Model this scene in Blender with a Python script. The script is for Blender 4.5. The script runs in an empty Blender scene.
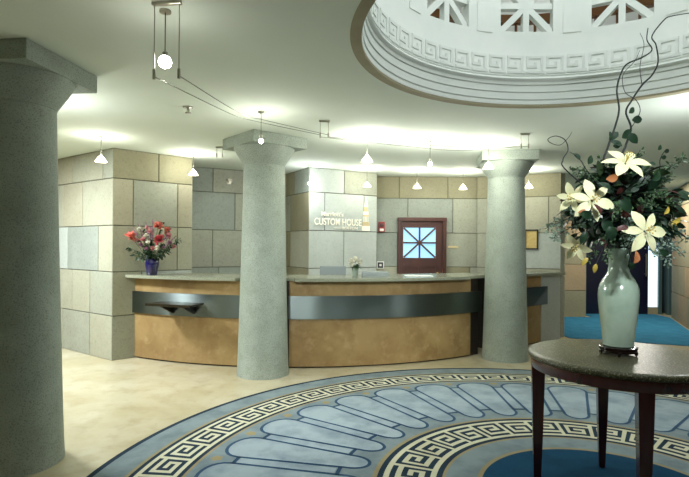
import bpy, bmesh, math, random
from mathutils import Vector, Matrix
random.seed(7)
PI = math.pi
SC = bpy.context.scene
COL = SC.collection
EYE = 1.46
CEIL = 2.69
RC = Vector((1.553, 2.93))          # centre of the rotunda / rug

# ------------------------------------------------------------------ helpers
def obj(name, bm, mats, parent=None, smooth=False, loc=None, rot=None):
    bmesh.ops.recalc_face_normals(bm, faces=bm.faces)
    me = bpy.data.meshes.new(name)
    bm.to_mesh(me); bm.free()
    if not isinstance(mats, (list, tuple)): mats = [mats]
    for m in mats: me.materials.append(m)
    if smooth:
        for p in me.polygons: p.use_smooth = True
        try: me.set_sharp_from_angle(angle=math.radians(40))
        except Exception: pass
    o = bpy.data.objects.new(name, me)
    COL.objects.link(o)
    if parent is not None: o.parent = parent
    if loc is not None: o.location = loc
    if rot is not None: o.rotation_euler = rot
    return o

def tag(o, label, cat, group=None, kind=None):
    o['label'] = label; o['category'] = cat
    if group: o['group'] = group
    if kind: o['kind'] = kind
    return o

def thing(name, label, cat, loc=(0, 0, 0), rz=0, group=None):
    o = bpy.data.objects.new(name, None); COL.objects.link(o)
    o.empty_display_size = .1
    o.location = loc; o.rotation_euler = (0, 0, rz)
    return tag(o, label, cat, group)

def struct(o):
    o['kind'] = 'structure'; return o

def quad(bm, pts, m=0):
    f = bm.faces.new([bm.verts.new(p) for p in pts]); f.material_index = m; return f

def box(bm, x0, x1, y0, y1, z0, z1, m=0, bev=0.0, mat=None):
    vs = [bm.verts.new(p) for p in ((x0,y0,z0),(x1,y0,z0),(x1,y1,z0),(x0,y1,z0),(x0,y0,z1),(x1,y0,z1),(x1,y1,z1),(x0,y1,z1))]
    fs = [bm.faces.new([vs[i] for i in q]) for q in ((3,2,1,0),(4,5,6,7),(0,1,5,4),(1,2,6,5),(2,3,7,6),(3,0,4,7))]
    for f in fs: f.material_index = m
    if bev > 0:
        es = list({e for f in fs for e in f.edges})
        r = bmesh.ops.bevel(bm, geom=es, offset=bev, segments=2, affect='EDGES', profile=.5)
        for f in r['faces']: f.material_index = m
        vs = list({v for f in r['faces'] for v in f.verts} | {v for v in vs if v.is_valid})
    if mat is not None:
        for v in vs: v.co = mat @ v.co
    return vs

def lathe(bm, prof, seg=48, m=0, c=(0, 0, 0), cap0=True, cap1=True, mat=None):
    rings = []
    for r, z in prof:
        ring = []
        for i in range(seg):
            a = 2*PI*i/seg
            p = Vector((c[0]+r*math.cos(a), c[1]+r*math.sin(a), c[2]+z))
            ring.append(bm.verts.new(mat @ p if mat is not None else p))
        rings.append(ring)
    for a, b in zip(rings, rings[1:]):
        for i in range(seg):
            f = bm.faces.new((a[i], a[(i+1) % seg], b[(i+1) % seg], b[i])); f.material_index = m
    if cap0: bm.faces.new(rings[0]).material_index = m
    if cap1: bm.faces.new(rings[-1]).material_index = m

def tube(bm, pts, rad, seg=8, m=0, caps=True):
    pts = [Vector(p) for p in pts]
    n = len(pts)
    rads = rad if isinstance(rad, (list, tuple)) else [rad]*n
    prev = None; rings = []
    for i in range(n):
        t = (pts[min(i+1, n-1)] - pts[max(i-1, 0)]).normalized()
        if prev is None:
            a = t.orthogonal().normalized()
        else:
            a = prev - t*prev.dot(t)
            a = a.normalized() if a.length > 1e-6 else t.orthogonal().normalized()
        prev = a; b = t.cross(a)
        rings.append([bm.verts.new(pts[i] + (a*math.cos(2*PI*k/seg) + b*math.sin(2*PI*k/seg))*rads[i]) for k in range(seg)])
    for A, B in zip(rings, rings[1:]):
        for k in range(seg):
            f = bm.faces.new((A[k], A[(k+1) % seg], B[(k+1) % seg], B[k])); f.material_index = m
    if caps:
        for r in (rings[0], rings[-1]): bm.faces.new(r).material_index = m

def spline(pts, n=8):
    pts = [Vector(p) for p in pts]; out = []
    P = [pts[0]] + pts + [pts[-1]]
    for i in range(1, len(P)-2):
        for k in range(n):
            t = k/n
            a, b, c, d = P[i-1], P[i], P[i+1], P[i+2]
            out.append(.5*((2*b) + (c-a)*t + (2*a-5*b+4*c-d)*t*t + (3*b-a-3*c+d)*t**3))
    out.append(pts[-1]); return out

def frame_dir(d, up=Vector((0, 0, 1))):
    d = Vector(d).normalized()
    s = d.cross(up)
    if s.length < 1e-4: s = d.cross(Vector((1, 0, 0)))
    s.normalize(); n = s.cross(d).normalized()
    return d, s, n

def blade(bm, o, d, L, W, bend=0.3, fold=.15, roll=0.0, m=0, nl=6, tip=1.0, belly=.45, up=Vector((0, 0, 1))):
    """a leaf or petal: a curved, folded blade of nl x 2 quads, bending towards -n along its length"""
    o = Vector(o); d, s, n = frame_dir(d, up)
    if roll:
        q = Matrix.Rotation(roll, 3, d); s = q @ s; n = q @ n
    rows = []
    for i in range(nl+1):
        t = i/nl
        w = W*.5*(math.sin(PI*min(1, t**(math.log(.5)/math.log(belly))))**.8*(1-.06) + .06*(1-t)) if 0 < t < 1 else W*(.06 if t == 0 else .01)
        a = bend*t
        c = o + d*(L*t*math.cos(a*.6)) - n*(L*t*math.sin(a*.8))*1.0
        e = n*(fold*w)
        rows.append([bm.verts.new(c - s*w + e), bm.verts.new(c), bm.verts.new(c + s*w + e)])
    for A, B in zip(rows, rows[1:]):
        for k in (0, 1):
            f = bm.faces.new((A[k], A[k+1], B[k+1], B[k])); f.material_index = m; f.smooth = True

def ball(bm, c, r, m=0, sub=1, sc=(1, 1, 1)):
    res = bmesh.ops.create_icosphere(bm, subdivisions=sub, radius=r, matrix=Matrix.Translation(c) @ Matrix.Diagonal((*sc, 1)))
    for v in res['verts']:
        for f in v.link_faces: f.material_index = m; f.smooth = True

# a point of the place seen at photograph pixel (u, v) and distance y in front of the camera
FPX, ROLL, SHIFT = 507.0, .007, 8.2
def at(u, v, y):
    x = u-344.5; z = SHIFT-(v-238.5); c, s = math.cos(ROLL), math.sin(ROLL)
    return Vector(((x*c-z*s)/FPX*y, y, (x*s+z*c)/FPX*y + EYE))

# ------------------------------------------------------------------ materials
def srgb(r, g, b):
    f = lambda c: (c/255/12.92) if c/255 <= .04045 else ((c/255+.055)/1.055)**2.4
    return (f(r), f(g), f(b), 1)

def mat(name, col, rough=.5, metal=0.0, noise=None, bump=0.0, bscale=200, spec=.5, emit=None, estr=0, coat=0, trans=0, sss=0):
    """noise = list of (scale, other colour, low, high, factor, detail)"""
    m = bpy.data.materials.new(name); m.use_nodes = True
    nt = m.node_tree; b = nt.nodes['Principled BSDF']
    b.inputs['Base Color'].default_value = col
    b.inputs['Roughness'].default_value = rough
    b.inputs['Metallic'].default_value = metal
    b.inputs['Specular IOR Level'].default_value = spec
    b.inputs['Coat Weight'].default_value = coat
    b.inputs['Coat Roughness'].default_value = .05
    if trans: b.inputs['Transmission Weight'].default_value = trans
    if sss:
        b.inputs['Subsurface Weight'].default_value = sss; b.inputs['Subsurface Scale'].default_value = .01
    if emit: b.inputs['Emission Color'].default_value = emit; b.inputs['Emission Strength'].default_value = estr
    tc = nt.nodes.new('ShaderNodeTexCoord')
    prev = None
    for it in (noise or []):
        sc, c2, lo, hi, fac, det = it[:6]
        n = nt.nodes.new('ShaderNodeTexNoise'); n.inputs['Scale'].default_value = sc; n.inputs['Detail'].default_value = det
        n.inputs['Roughness'].default_value = .6
        if len(it) > 6:
            mp = nt.nodes.new('ShaderNodeMapping'); mp.inputs['Scale'].default_value = it[6]
            nt.links.new(tc.outputs['Object'], mp.inputs['Vector']); nt.links.new(mp.outputs[0], n.inputs['Vector'])
        else:
            nt.links.new(tc.outputs['Object'], n.inputs['Vector'])
        r = nt.nodes.new('ShaderNodeMapRange'); r.inputs[1].default_value = lo; r.inputs[2].default_value = hi; r.inputs[4].default_value = fac
        nt.links.new(n.outputs['Fac'], r.inputs[0])
        x = nt.nodes.new('ShaderNodeMix'); x.data_type = 'RGBA'
        x.inputs['B'].default_value = c2; x.inputs['A'].default_value = col
        nt.links.new(r.outputs[0], x.inputs['Factor'])
        if prev: nt.links.new(prev, x.inputs['A'])
        prev = x.outputs['Result']
    if prev: nt.links.new(prev, b.inputs['Base Color'])
    if bump:
        n = nt.nodes.new('ShaderNodeTexNoise'); n.inputs['Scale'].default_value = bscale; n.inputs['Detail'].default_value = 3
        nt.links.new(tc.outputs['Object'], n.inputs['Vector'])
        bp = nt.nodes.new('ShaderNodeBump'); bp.inputs['Strength'].default_value = bump; bp.inputs['Distance'].default_value = .004
        nt.links.new(n.outputs['Fac'], bp.inputs['Height']); nt.links.new(bp.outputs[0], b.inputs['Normal'])
    return m

def stone(name, c, dark, light, rough=.75):
    return mat(name, c, rough, noise=[(2.2, light, .45, .75, .55, 4), (26, dark, .52, .72, .35, 5), (160, dark, .55, .68, .5, 2)], bump=.25, bscale=120, spec=.25)

M_granite = mat('granite column stone', srgb(152,162,150), .7, noise=[(2.5, srgb(176,185,174), .42, .68, .8, 5), (7, srgb(140,148,132), .5, .7, .5, 4), (110, srgb(94,104,94), .52, .68, .6, 2), (330, srgb(196,202,190), .6, .72, .5, 1)], bump=.3, bscale=160, spec=.25)
ST = [stone('beige limestone', srgb(163,162,142), srgb(122,121,104), srgb(180,180,160)),
      stone('yellow limestone', srgb(164,160,138), srgb(128,123,104), srgb(178,175,154)),
      stone('grey limestone', srgb(156,158,142), srgb(110,114,102), srgb(174,177,162)),
      stone('blue grey limestone', srgb(144,150,140), srgb(100,108,100), srgb(164,170,160)),
      stone('olive limestone', srgb(142,138,112), srgb(104,100,78), srgb(158,155,130)),
      stone('pale limestone', srgb(178,184,176), srgb(142,150,142), srgb(194,200,192)),
      stone('tan limestone', srgb(158,140,110), srgb(122,106,80), srgb(172,156,128))]
M_mortar = mat('mortar joint', srgb(92,92,76), .9)
M_ceil = mat('painted plaster', srgb(220,228,215), .85, noise=[(1.2, srgb(212,221,208), .4, .7, .5, 3)], spec=.2)
M_soffit = mat('tan plaster ring', srgb(158,150,120), .8, noise=[(8, srgb(146,138,110), .4, .7, .6, 3)])
M_drum = mat('white plaster', srgb(226,229,222), .7, noise=[(3, srgb(214,220,214), .4, .7, .6, 4)])
M_floor = mat('cream marble', srgb(182,172,140), .26, noise=[(1.2, srgb(202,195,172), .4, .7, .8, 5), (5, srgb(158,146,112), .5, .74, .55, 6), (22, srgb(150,138,106), .6, .75, .35, 4)], spec=.45, bump=.02, bscale=30)
M_carpet = mat('blue corridor carpet', srgb(56,122,152), .95, noise=[(5, srgb(40,100,130), .4, .7, .7, 4), (260, srgb(34,88,118), .5, .7, .5, 1)], bump=.4, bscale=300, spec=.1)
def wool(n, a, b): return mat(n, a, .95, noise=[(4, b, .42, .68, .8, 5), (240, b, .5, .7, .35, 1)], bump=.3, bscale=400, spec=.08)
W_navy = wool('navy wool', srgb(38,54,68), srgb(28,40,52))
W_cream = wool('cream wool', srgb(196,194,168), srgb(180,178,150))
W_blue = wool('light blue wool', srgb(146,160,165), srgb(112,128,138))
W_grey = wool('grey blue wool', srgb(124,138,140), srgb(98,112,118))
W_gold = wool('gold wool', srgb(146,136,104), srgb(132,122,94))
W_deep = wool('deep blue wool', srgb(24,66,92), srgb(18,54,78))
W_line = wool('steel blue wool', srgb(58,84,108), srgb(46,68,92))
M_panel = mat('burnished bronze panel', srgb(164,138,92), .42, noise=[(3.5, srgb(136,108,66), .42, .68, .8, 6), (9, srgb(184,158,118), .52, .74, .7, 5), (1.2, srgb(140,110,74), .4, .7, .5, 3)], spec=.4)
M_steel = mat('brushed dark steel', srgb(118,128,127), .40, 1.0, noise=[(60, srgb(126,138,134), .5, .7, .3, 2, (1, 1, 30))])
_n = M_steel.node_tree; _b = _n.nodes['Principled BSDF']; _b.inputs['Anisotropic'].default_value = .95; _b.inputs['Anisotropic Rotation'].default_value = .25
_t = _n.nodes.new('ShaderNodeTangent'); _t.direction_type = 'RADIAL'; _t.axis = 'Z'; _n.links.new(_t.outputs[0], _b.inputs['Tangent'])
M_top = mat('speckled granite worktop', srgb(146,150,130), .2, noise=[(120, srgb(98,100,84), .5, .65, .7, 2), (260, srgb(206,204,186), .58, .7, .7, 1)], spec=.5)
M_dark = mat('dark carcass', srgb(42,34,26), .6)
M_wood = mat('dark mahogany', srgb(80,28,20), .25, noise=[(8, srgb(48,17,12), .4, .7, .8, 5, (1, 1, .15))], spec=.5, coat=.4)
M_doorwood = mat('red brown door wood', srgb(78,42,32), .45, noise=[(8, srgb(56,28,22), .4, .7, .8, 5, (1, 1, .15))])
M_ttop = mat('polished green granite', srgb(78,78,54), .32, noise=[(30, srgb(64,64,44), .45, .62, .8, 4), (120, srgb(160,154,120), .54, .64, .9, 2), (200, srgb(30,30,22), .56, .66, .8, 1)], spec=.25)
M_vase = mat('celadon glaze', srgb(170,190,172), .16, noise=[(9, srgb(140,166,146), .4, .7, .6, 4), (30, srgb(176,192,172), .55, .75, .4, 3)], coat=.6, spec=.5)
M_black = mat('black lacquered wood', srgb(28,12,12), .2, coat=.5)
M_purple = mat('cobalt glass', srgb(26,20,84), .12, noise=[(6, srgb(18,14,62), .4, .7, .7, 2)], coat=.8)
M_chrome = mat('satin nickel', srgb(176,172,158), .3, 1.0)
M_brass = mat('aged brass', srgb(150,130,84), .35, 1.0)
M_bulb = mat('lit halogen bulb', (1, 1, 1, 1), .3, emit=(1, .97, .9, 1), estr=45)
M_shade = mat('lit frosted glass shade', srgb(240,232,210), .5, emit=(1, .9, .72, 1), estr=2.2)
M_sign = mat('cream metal letters', srgb(250,246,228), .35, spec=.6)
M_goldsign = mat('pale gold metal', srgb(214,196,150), .4, metal=.3)
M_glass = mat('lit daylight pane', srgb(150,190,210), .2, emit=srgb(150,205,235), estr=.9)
M_day = mat('daylit door glass', srgb(220,235,245), .2, emit=srgb(205,228,250), estr=1.15)
M_navy = mat('dark navy painted door', srgb(16,20,42), .3)
M_jamb = mat('grey green metal jamb', srgb(92,116,116), .4, .4)
M_red = mat('red alarm plastic', srgb(150,34,34), .4)
M_white = mat('white plastic', srgb(225,225,215), .4)
M_grey = mat('grey plastic', srgb(134,144,144), .5)
M_ink = mat('black plastic', srgb(20,20,20), .4)
M_yellow = mat('aged yellow print', srgb(206,184,120), .7, noise=[(30, srgb(190,150,70), .45, .7, .7, 4)])
M_paper = mat('white paper', srgb(225,230,228), .7)
M_lily = mat('cream lily petal', srgb(222,221,178), .5, noise=[(40, srgb(200,204,142), .5, .75, .5, 2)], sss=.05)
M_stamen = mat('yellow stamen', srgb(206,176,80), .6)
M_leaf = mat('dark green leaf', srgb(30,56,36), .45, noise=[(20, srgb(18,38,27), .4, .7, .7, 3)], spec=.4)
M_leaf2 = mat('mid green leaf', srgb(70,98,62), .45, noise=[(20, srgb(46,74,48), .4, .7, .7, 3)])
M_euca = mat('grey green eucalyptus', srgb(128,150,134), .6, noise=[(30, srgb(98,122,106), .4, .7, .7, 2)])
M_burg = mat('burgundy leaf', srgb(74,34,30), .5)
M_orange = mat('russet leaf', srgb(178,116,72), .5, noise=[(25, srgb(140,84,52), .4, .7, .7, 3)])
M_yleaf = mat('yellow leaf', srgb(186,164,70), .5)
M_twig = mat('dark twig', srgb(20,28,26), .7)
M_pink = mat('pink petal', srgb(206,92,100), .6)
M_coral = mat('coral petal', srgb(222,128,112), .6)
M_rose = mat('dusty rose petal', srgb(196,130,132), .6)
M_lilac = mat('lilac floret', srgb(160,110,140), .6)
M_wflower = mat('white petal', srgb(232,230,214), .6)
M_steelwire = mat('steel wire', srgb(96,100,88), .4, .6)

# ------------------------------------------------------------------ room shell
bm = bmesh.new(); box(bm, -7, 9, -3.2, 14, -.12, 0, 0)
struct(obj('floor', bm, M_floor))

def ceiling():
    bm = bmesh.new(); n = 128; r = 1.513
    x0, x1, y0, y1 = -7, 9, -3.2, 14
    ins, outs = [], []
    for i in range(n):
        a = 2*PI*i/n; c, s = math.cos(a), math.sin(a)
        t = min(((x1 if c > 0 else x0)-RC.x)/c if abs(c) > 1e-9 else 1e9, ((y1 if s > 0 else y0)-RC.y)/s if abs(s) > 1e-9 else 1e9)
        ins.append((RC.x+r*c, RC.y+r*s)); outs.append((RC.x+t*c, RC.y+t*s))
    corners = [(x1, y1), (x0, y1), (x0, y0), (x1, y0)]
    for z in (CEIL, CEIL+.3):
        I = [bm.verts.new((*p, z)) for p in ins]; O = [bm.verts.new((*p, z)) for p in outs]
        for i in range(n):
            j = (i+1) % n
            vs = [I[i], I[j], O[j], O[i]]
            for cx, cy in corners:
                a, b = outs[i], outs[j]
                if abs(a[0]-b[0]) > 1e-6 and abs(a[1]-b[1]) > 1e-6 and (abs(a[0]-cx) < 1e-6 or abs(a[1]-cy) < 1e-6) and (abs(b[0]-cx) < 1e-6 or abs(b[1]-cy) < 1e-6):
                    vs = [I[i], I[j], O[j], bm.verts.new((cx, cy, z)), O[i]]; break
            bm.faces.new(vs)
        if z == CEIL: I0 = I
        else:
            for i in range(n): bm.faces.new((I0[i], I0[(i+1) % n], I[(i+1) % n], I[i]))
    return struct(obj('ceiling', bm, M_ceil))
ceiling()

def block_wall(name, p0, p1, courses, zs, h_end=0.0, thick=.25, seed=0, holes=(), back=True, mats=None):
    """p0->p1 seen from the room (left to right). courses: one list per course of (end fraction, stone index)"""
    p0 = Vector(p0); p1 = Vector(p1); L = (p1-p0).length; d = (p1-p0)/L; n = Vector((d.y, -d.x))     # towards the room
    bm = bmesh.new(); g = .004
    def P(s, off, z): q = p0 + d*s + n*off; return Vector((q.x, q.y, z))
    z0, z1 = zs[0], zs[-1]
    def slab(a, b, o0, o1, c0, c1, m, ch=0.0):
        A = [P(a, o0, c0), P(b, o0, c0), P(b, o0, c1), P(a, o0, c1)]
        B = [P(a+ch, o1, c0+ch), P(b-ch, o1, c0+ch), P(b-ch, o1, c1-ch), P(a+ch, o1, c1-ch)]
        va = [bm.verts.new(p) for p in A]; vb = [bm.verts.new(p) for p in B]
        bm.faces.new(vb).material_index = m; bm.faces.new(va[::-1]).material_index = m
        for i in range(4):
            bm.faces.new((va[i], va[(i+1) % 4], vb[(i+1) % 4], vb[i])).material_index = m
    for hs, he, hz in [(0, L, None)] if not holes else holes:
        slab(hs, he, -thick, -.012, z0 if hz is None else hz, z1, 7)
    for ci, cs in enumerate(courses):
        a = 0
        for fr, mi in cs:
            b = fr*L
            if mi is not None:
                slab(a+(g if a > 0 else 0), b-(g if fr < 1 else 0), -.012, 0, zs[ci]+(g if ci else 0), zs[ci+1]-g, mi, .004)
            a = b
    return struct(obj(name, bm, ST+[M_mortar]))

Z5 = [0, .56, 1.12, 1.71, 2.31, 2.69]
A_, B_, C_ = (-2.93, 6.40), (-5.7, 8.42), (-2.145, 7.13)
block_wall('wall_left', B_, A_, [
    [(.3, 2), (.62, 0), (.84, 2), (1, 0)], [(.4, 2), (.7, 0), (.84, 0), (1, 2)],
    [(.45, 3), (.66, 5), (.90, 3), (1, 0)], [(.5, 1), (.62, 0), (.78, 1), (1, 0)], [(.55, 0), (.70, 1), (.93, 0), (1, 2)]], Z5, thick=.3)
block_wall('wall_pier', A_, C_, [
    [(.35, 2), (1, 0)], [(.35, 0), (1, 5)], [(.80, 0), (1, 0)], [(.24, 1), (.80, 2), (1, 1)], [(.55, 4), (1, 4)]], Z5, thick=.3)
# right flank of the pier, running back to the rear wall
block_wall('wall_pier_flank', C_, (-2.45, 7.86), [[(1, 0)], [(1, 2)], [(1, 0)], [(1, 1)], [(1, 4)]], Z5, thick=.2)
block_wall('wall_back', (-2.45, 7.84), (-.95, 8.62), [
    [(.5, 2), (1, 2)], [(.3, 3), (.6, 3), (1, 4)], [(.24, 2), (.62, 2), (1, 0)], [(.45, 3), (.8, 2), (1, 4)], [(.24, 3), (.62, 2), (.86, 2), (1, 4)]], Z5)
block_wall('wall_recess', (-1.10, 8.78), (-.555, 7.86), [
    [(1, 4)], [(.55, 4), (1, 4)], [(.35, 4), (1, 0)], [(.35, 2), (1, 4)], [(.5, 4), (1, 3)]], Z5)
block_wall('wall_sign', (-.555, 7.86), (.535, 8.47), [
    [(.5, 5), (1, 5)], [(.5, 5), (1, 5)], [(.5, 5), (1, 5)], [(.22, 5), (.80, 5), (1, 5)], [(.5, 5), (1, 2)]], Z5)
block_wall('wall_sign_flank', (.535, 8.47), (.545, 8.85), [[(1, 2)]]*5, Z5)
block_wall('wall_door', (.45, 8.84), (2.62, 8.84), [
    [(.22, 2), (.6, None), (1, 2)], [(.22, 0), (.6, None), (.8, 4), (1, 2)], [(.22, 3), (.6, None), (.86, 2), (1, 2)],
    [(.30, 3), (.66, 3), (1, 2)], [(.23, 4), (.62, 4), (1, 4)]], Z5)
block_wall('wall_right', (2.30, 8.80), (3.51, 8.23), [
    [(.5, 5), (1, 5)], [(.5, 2), (1, 0)], [(.35, 2), (1, 5)], [(.2, 2), (.86, 0), (1, 0)], [(.4, 4), (1, 4)]], Z5)
bm = bmesh.new(); box(bm, 3.42, 3.62, 8.33, 10.9, 0, CEIL, 0)
struct(obj('wall_corridor_left', bm, ST[0]))
block_wall('wall_far', (3.6, 10.8), (5.15, 10.8), [
    [(.3, 2), (.7, 4), (1, 4)], [(.5, 6), (1, 6)], [(.4, 4), (1, 4)], [(.6, 4), (1, 6)], [(1, 4)]], Z5)
bm = bmesh.new(); box(bm, 5.15, 7.0, 10.8, 11.0, 2.2, CEIL, 0)
struct(obj('wall_far_lintel', bm, ST[4]))
block_wall('wall_corridor_right', (6.96, 10.78), (5.9, 8.4), [
    [(.28, 4), (.6, 6), (1, 4)], [(.28, 4), (.5, 4), (1, 6)], [(.2, 6), (.55, 4), (1, 4)], [(.3, 4), (.62, 6), (1, 4)], [(.4, 4), (1, 4)]], Z5)
# parts of the room beside and behind the photographer
for nm, c in (('wall_west', (-7, -6.8, -3.2, 14)), ('wall_east', (8.8, 9, -3.2, 14)), ('wall_south', (-6.8, 8.8, -3.2, -3.0)), ('wall_north', (-6.8, 8.8, 13.8, 14))):
    bm = bmesh.new(); box(bm, *c, 0, CEIL, 0); struct(obj(nm, bm, M_dark))

# blue carpet of the corridor (its near edge runs in a line across the passage)
bm = bmesh.new()
vs = [(3.66, 8.22), (5.88, 7.36), (5.88, 8.42), (6.9, 10.72), (6.9, 11.28), (5.26, 11.28), (5.26, 10.74), (3.66, 10.74)]
top = [bm.verts.new((x, y, .008)) for x, y in vs]; bot = [bm.verts.new((x, y, 0)) for x, y in vs]
bm.faces.new(top); bm.faces.new(bot[::-1])
for i in range(8): bm.faces.new((bot[i], bot[(i+1) % 8], top[(i+1) % 8], top[i]))
tag(obj('carpet', bm, M_carpet), 'bright blue fitted carpet running through the corridor beyond the table', 'carpet')

# ------------------------------------------------------------------ rotunda drum in the ceiling
def ring_prof(bm, prof, m=0, seg=144, close=False):
    rr = []
    for r, z in prof:
        rr.append([bm.verts.new((RC.x+r*math.cos(2*PI*i/seg), RC.y+r*math.sin(2*PI*i/seg), z)) for i in range(seg)])
    for a, b in (list(zip(rr, rr[1:])) + ([(rr[-1], rr[0])] if close else [])):
        for i in range(seg):
            bm.faces.new((a[i], a[(i+1) % seg], b[(i+1) % seg], b[i])).material_index = m
bm = bmesh.new(); ring_prof(bm, [(1.463, CEIL-.003), (1.53, CEIL-.003), (1.53, CEIL+.02), (1.463, CEIL+.02)], close=True)
struct(obj('trim_1', bm, M_soffit, smooth=True))
c0 = CEIL
bm = bmesh.new()
prof = [(1.464, c0+.012), (1.461, c0+.014)]
r_ = 1.461
for zz, dr in ((.046, .006), (.108, .006), (.168, .008)):        # plain fasciae parted by fine quirks
    prof += [(r_, c0+zz), (r_+.004, c0+zz+.002), (r_+.004, c0+zz+.006), (r_-dr, c0+zz+.010)]
    r_ -= dr
prof += [(r_, c0+.205), (r_-.018, c0+.214), (r_-.024, c0+.224), (r_-.018, c0+.236), (r_+.002, c0+.240), (r_+.002, c0+.252), (r_-.006, c0+.256), (1.44, c0+.262), (1.44, c0+.59), (1.56, c0+.59), (1.56, c0+.012)]
ring_prof(bm, prof, close=True)
drum = struct(obj('wall_rotunda', bm, M_drum, smooth=True))
# greek key relief
KEY = ["#######", "#.....#", "#.###.#", "#.#...#", "#.#####", "#......", "#######"]
bm = bmesh.new(); n = 54; z0, z1 = c0+.272, c0+.424
cellw = 2*PI/n; cw = cellw/8; rh = (z1-z0)/7
def rel(a0, a1, za, zb, r0=1.441, r1=1.4335):
    k = 2; V = {}
    for i in range(k+1):
        a = a0+(a1-a0)*i/k
        for r in (0, 1):
            R = (r0, r1)[r]
            for zi in (0, 1): V[i, r, zi] = bm.verts.new((RC.x+R*math.cos(a), RC.y+R*math.sin(a), (za, zb)[zi]))
    for i in range(k):
        bm.faces.new((V[i,1,0], V[i+1,1,0], V[i+1,1,1], V[i,1,1]))
        bm.faces.new((V[i,0,0], V[i+1,0,0], V[i+1,1,0], V[i,1,0]))
        bm.faces.new((V[i,0,1], V[i+1,0,1], V[i+1,1,1], V[i,1,1]))
    for i in (0, k): bm.faces.new((V[i,0,0], V[i,1,0], V[i,1,1], V[i,0,1]))
for c in range(n):
    a = -c*cellw+PI/2
    g = .18*cw
    # hooked fret of three bars and two risers
    rel(a-cw*.2, a-cw*6.9, z1-rh*1.1, z1)
    rel(a-cw*.2, a-cw*1.2, z0+rh*2.2, z1-rh*1.1)
    rel(a-cw*1.2, a-cw*4.4, z0+rh*2.2, z0+rh*3.3)
    rel(a-cw*3.3, a-cw*4.4, z0+rh*3.3, z0+rh*4.4)
    rel(a-cw*5.8, a-cw*6.9, z0+rh*1.1, z1-rh*1.1)
    rel(a-cw*.2, a-cw*7.6, z0, z0+rh*1.05)
obj('greek_key_relief', bm, M_drum, drum)
# wall above: twelve bays, each with a latticed square window
za, zb = c0+.59, c0+1.75
w0, w1 = c0+.632, c0+1.082
bm = bmesh.new()
hw = math.asin(.225/1.44)
def arcbox(bm, a0, a1, r0, r1, za, zb, k=8, m=0):
    V = {}
    for i in range(k+1):
        a = a0+(a1-a0)*i/k
        for r in (0, 1):
            for zi in (0, 1): V[i, r, zi] = bm.verts.new((RC.x+(r0, r1)[r]*math.cos(a), RC.y+(r0, r1)[r]*math.sin(a), (za, zb)[zi]))
    for i in range(k):
        for q in (((i,0,0),(i+1,0,0),(i+1,0,1),(i,0,1)), ((i,1,0),(i+1,1,0),(i+1,1,1),(i,1,1)), ((i,0,0),(i+1,0,0),(i+1,1,0),(i,1,0)), ((i,0,1),(i+1,0,1),(i+1,1,1),(i,1,1))):
            bm.faces.new([V[x] for x in q]).material_index = m
    for i in (0, k): bm.faces.new([V[i,0,0], V[i,1,0], V[i,1,1], V[i,0,1]]).material_index = m
for b in range(12):
    a = PI/2 + b*PI/6
    h = PI/12
    arcbox(bm, a-h, a-hw, 1.44, 1.56, za, zb); arcbox(bm, a+hw, a+h, 1.44, 1.56, za, zb)
    arcbox(bm, a-hw, a+hw, 1.44, 1.56, za, w0); arcbox(bm, a-hw, a+hw, 1.44, 1.56, w1, zb)
    # raised pilaster strips between bays and thin raised panel mould
    arcbox(bm, a+h-.05, a+h+.05, 1.434, 1.445, za+.02, zb, 4)
obj('rotunda_upper_wall', bm, M_drum, drum)
bm = bmesh.new()
arcs = [(1.44, zb), (1.56, zb+.0)]
ring_prof(bm, [(1.56, zb), (1.42, zb), (1.42, zb+.06), (1.2, zb+.5), (.8, zb+.8), (.8, zb+.9), (1.7, zb+.9)], seg=96)
obj('rotunda_dome', bm, M_drum, drum, smooth=True)
for b in range(12):
    a = PI/2 + b*PI/6
    bmw = bmesh.new(); s = .226; t = .026
    box(bmw, -s, s, -.03, .03, -t, t); box(bmw, -t, t, -.031, .031, -s, s)
    for sg in (1, -1):
        R = Matrix.Rotation(sg*PI/4, 4, 'Y')
        box(bmw, -s*1.40, s*1.40, -.029, .029, -t, t, mat=R)
    # trim the lattice to the square opening
    for co, no in (((s, 0, 0), (1, 0, 0)), ((-s, 0, 0), (-1, 0, 0)), ((0, 0, s), (0, 0, 1)), ((0, 0, -s), (0, 0, -1))):
        bmesh.ops.bisect_plane(bmw, geom=bmw.verts[:]+bmw.edges[:]+bmw.faces[:], plane_co=co, plane_no=no, clear_outer=True)
    w = struct(obj('window_%d' % (b+1), bmw, M_drum, None, loc=(RC.x+1.475*math.cos(a), RC.y+1.475*math.sin(a), (w0+w1)/2), rot=(0, 0, a-PI/2)))
# gallery around the drum, seen through the lattices
bm = bmesh.new(); ring_prof(bm, [(1.56, c0+.32), (2.5, c0+.32), (2.5, c0+2.0), (1.5, c0+2.0)], seg=72)
struct(obj('wall_gallery', bm, M_drum))
bm = bmesh.new()
ring_prof(bm, [(2.05, c0+.98), (2.12, c0+.98), (2.12, c0+1.06), (2.05, c0+1.06)], close=True, seg=72)
ring_prof(bm, [(2.05, c0+.33), (2.12, c0+.33), (2.12, c0+.42), (2.05, c0+.42)], close=True, seg=72)
for i in range(72):
    a = 2*PI*(i+.3)/72; lathe(bm, [(.014, c0+.33), (.014, c0+1.0)], 6, 0, (RC.x+2.085*math.cos(a), RC.y+2.085*math.sin(a), 0))
tag(obj('gallery_railing', bm, mat('oak railing', srgb(128,84,40), .4)), 'brown wooden railing behind the latticed windows of the ceiling rotunda', 'railing')

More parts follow.
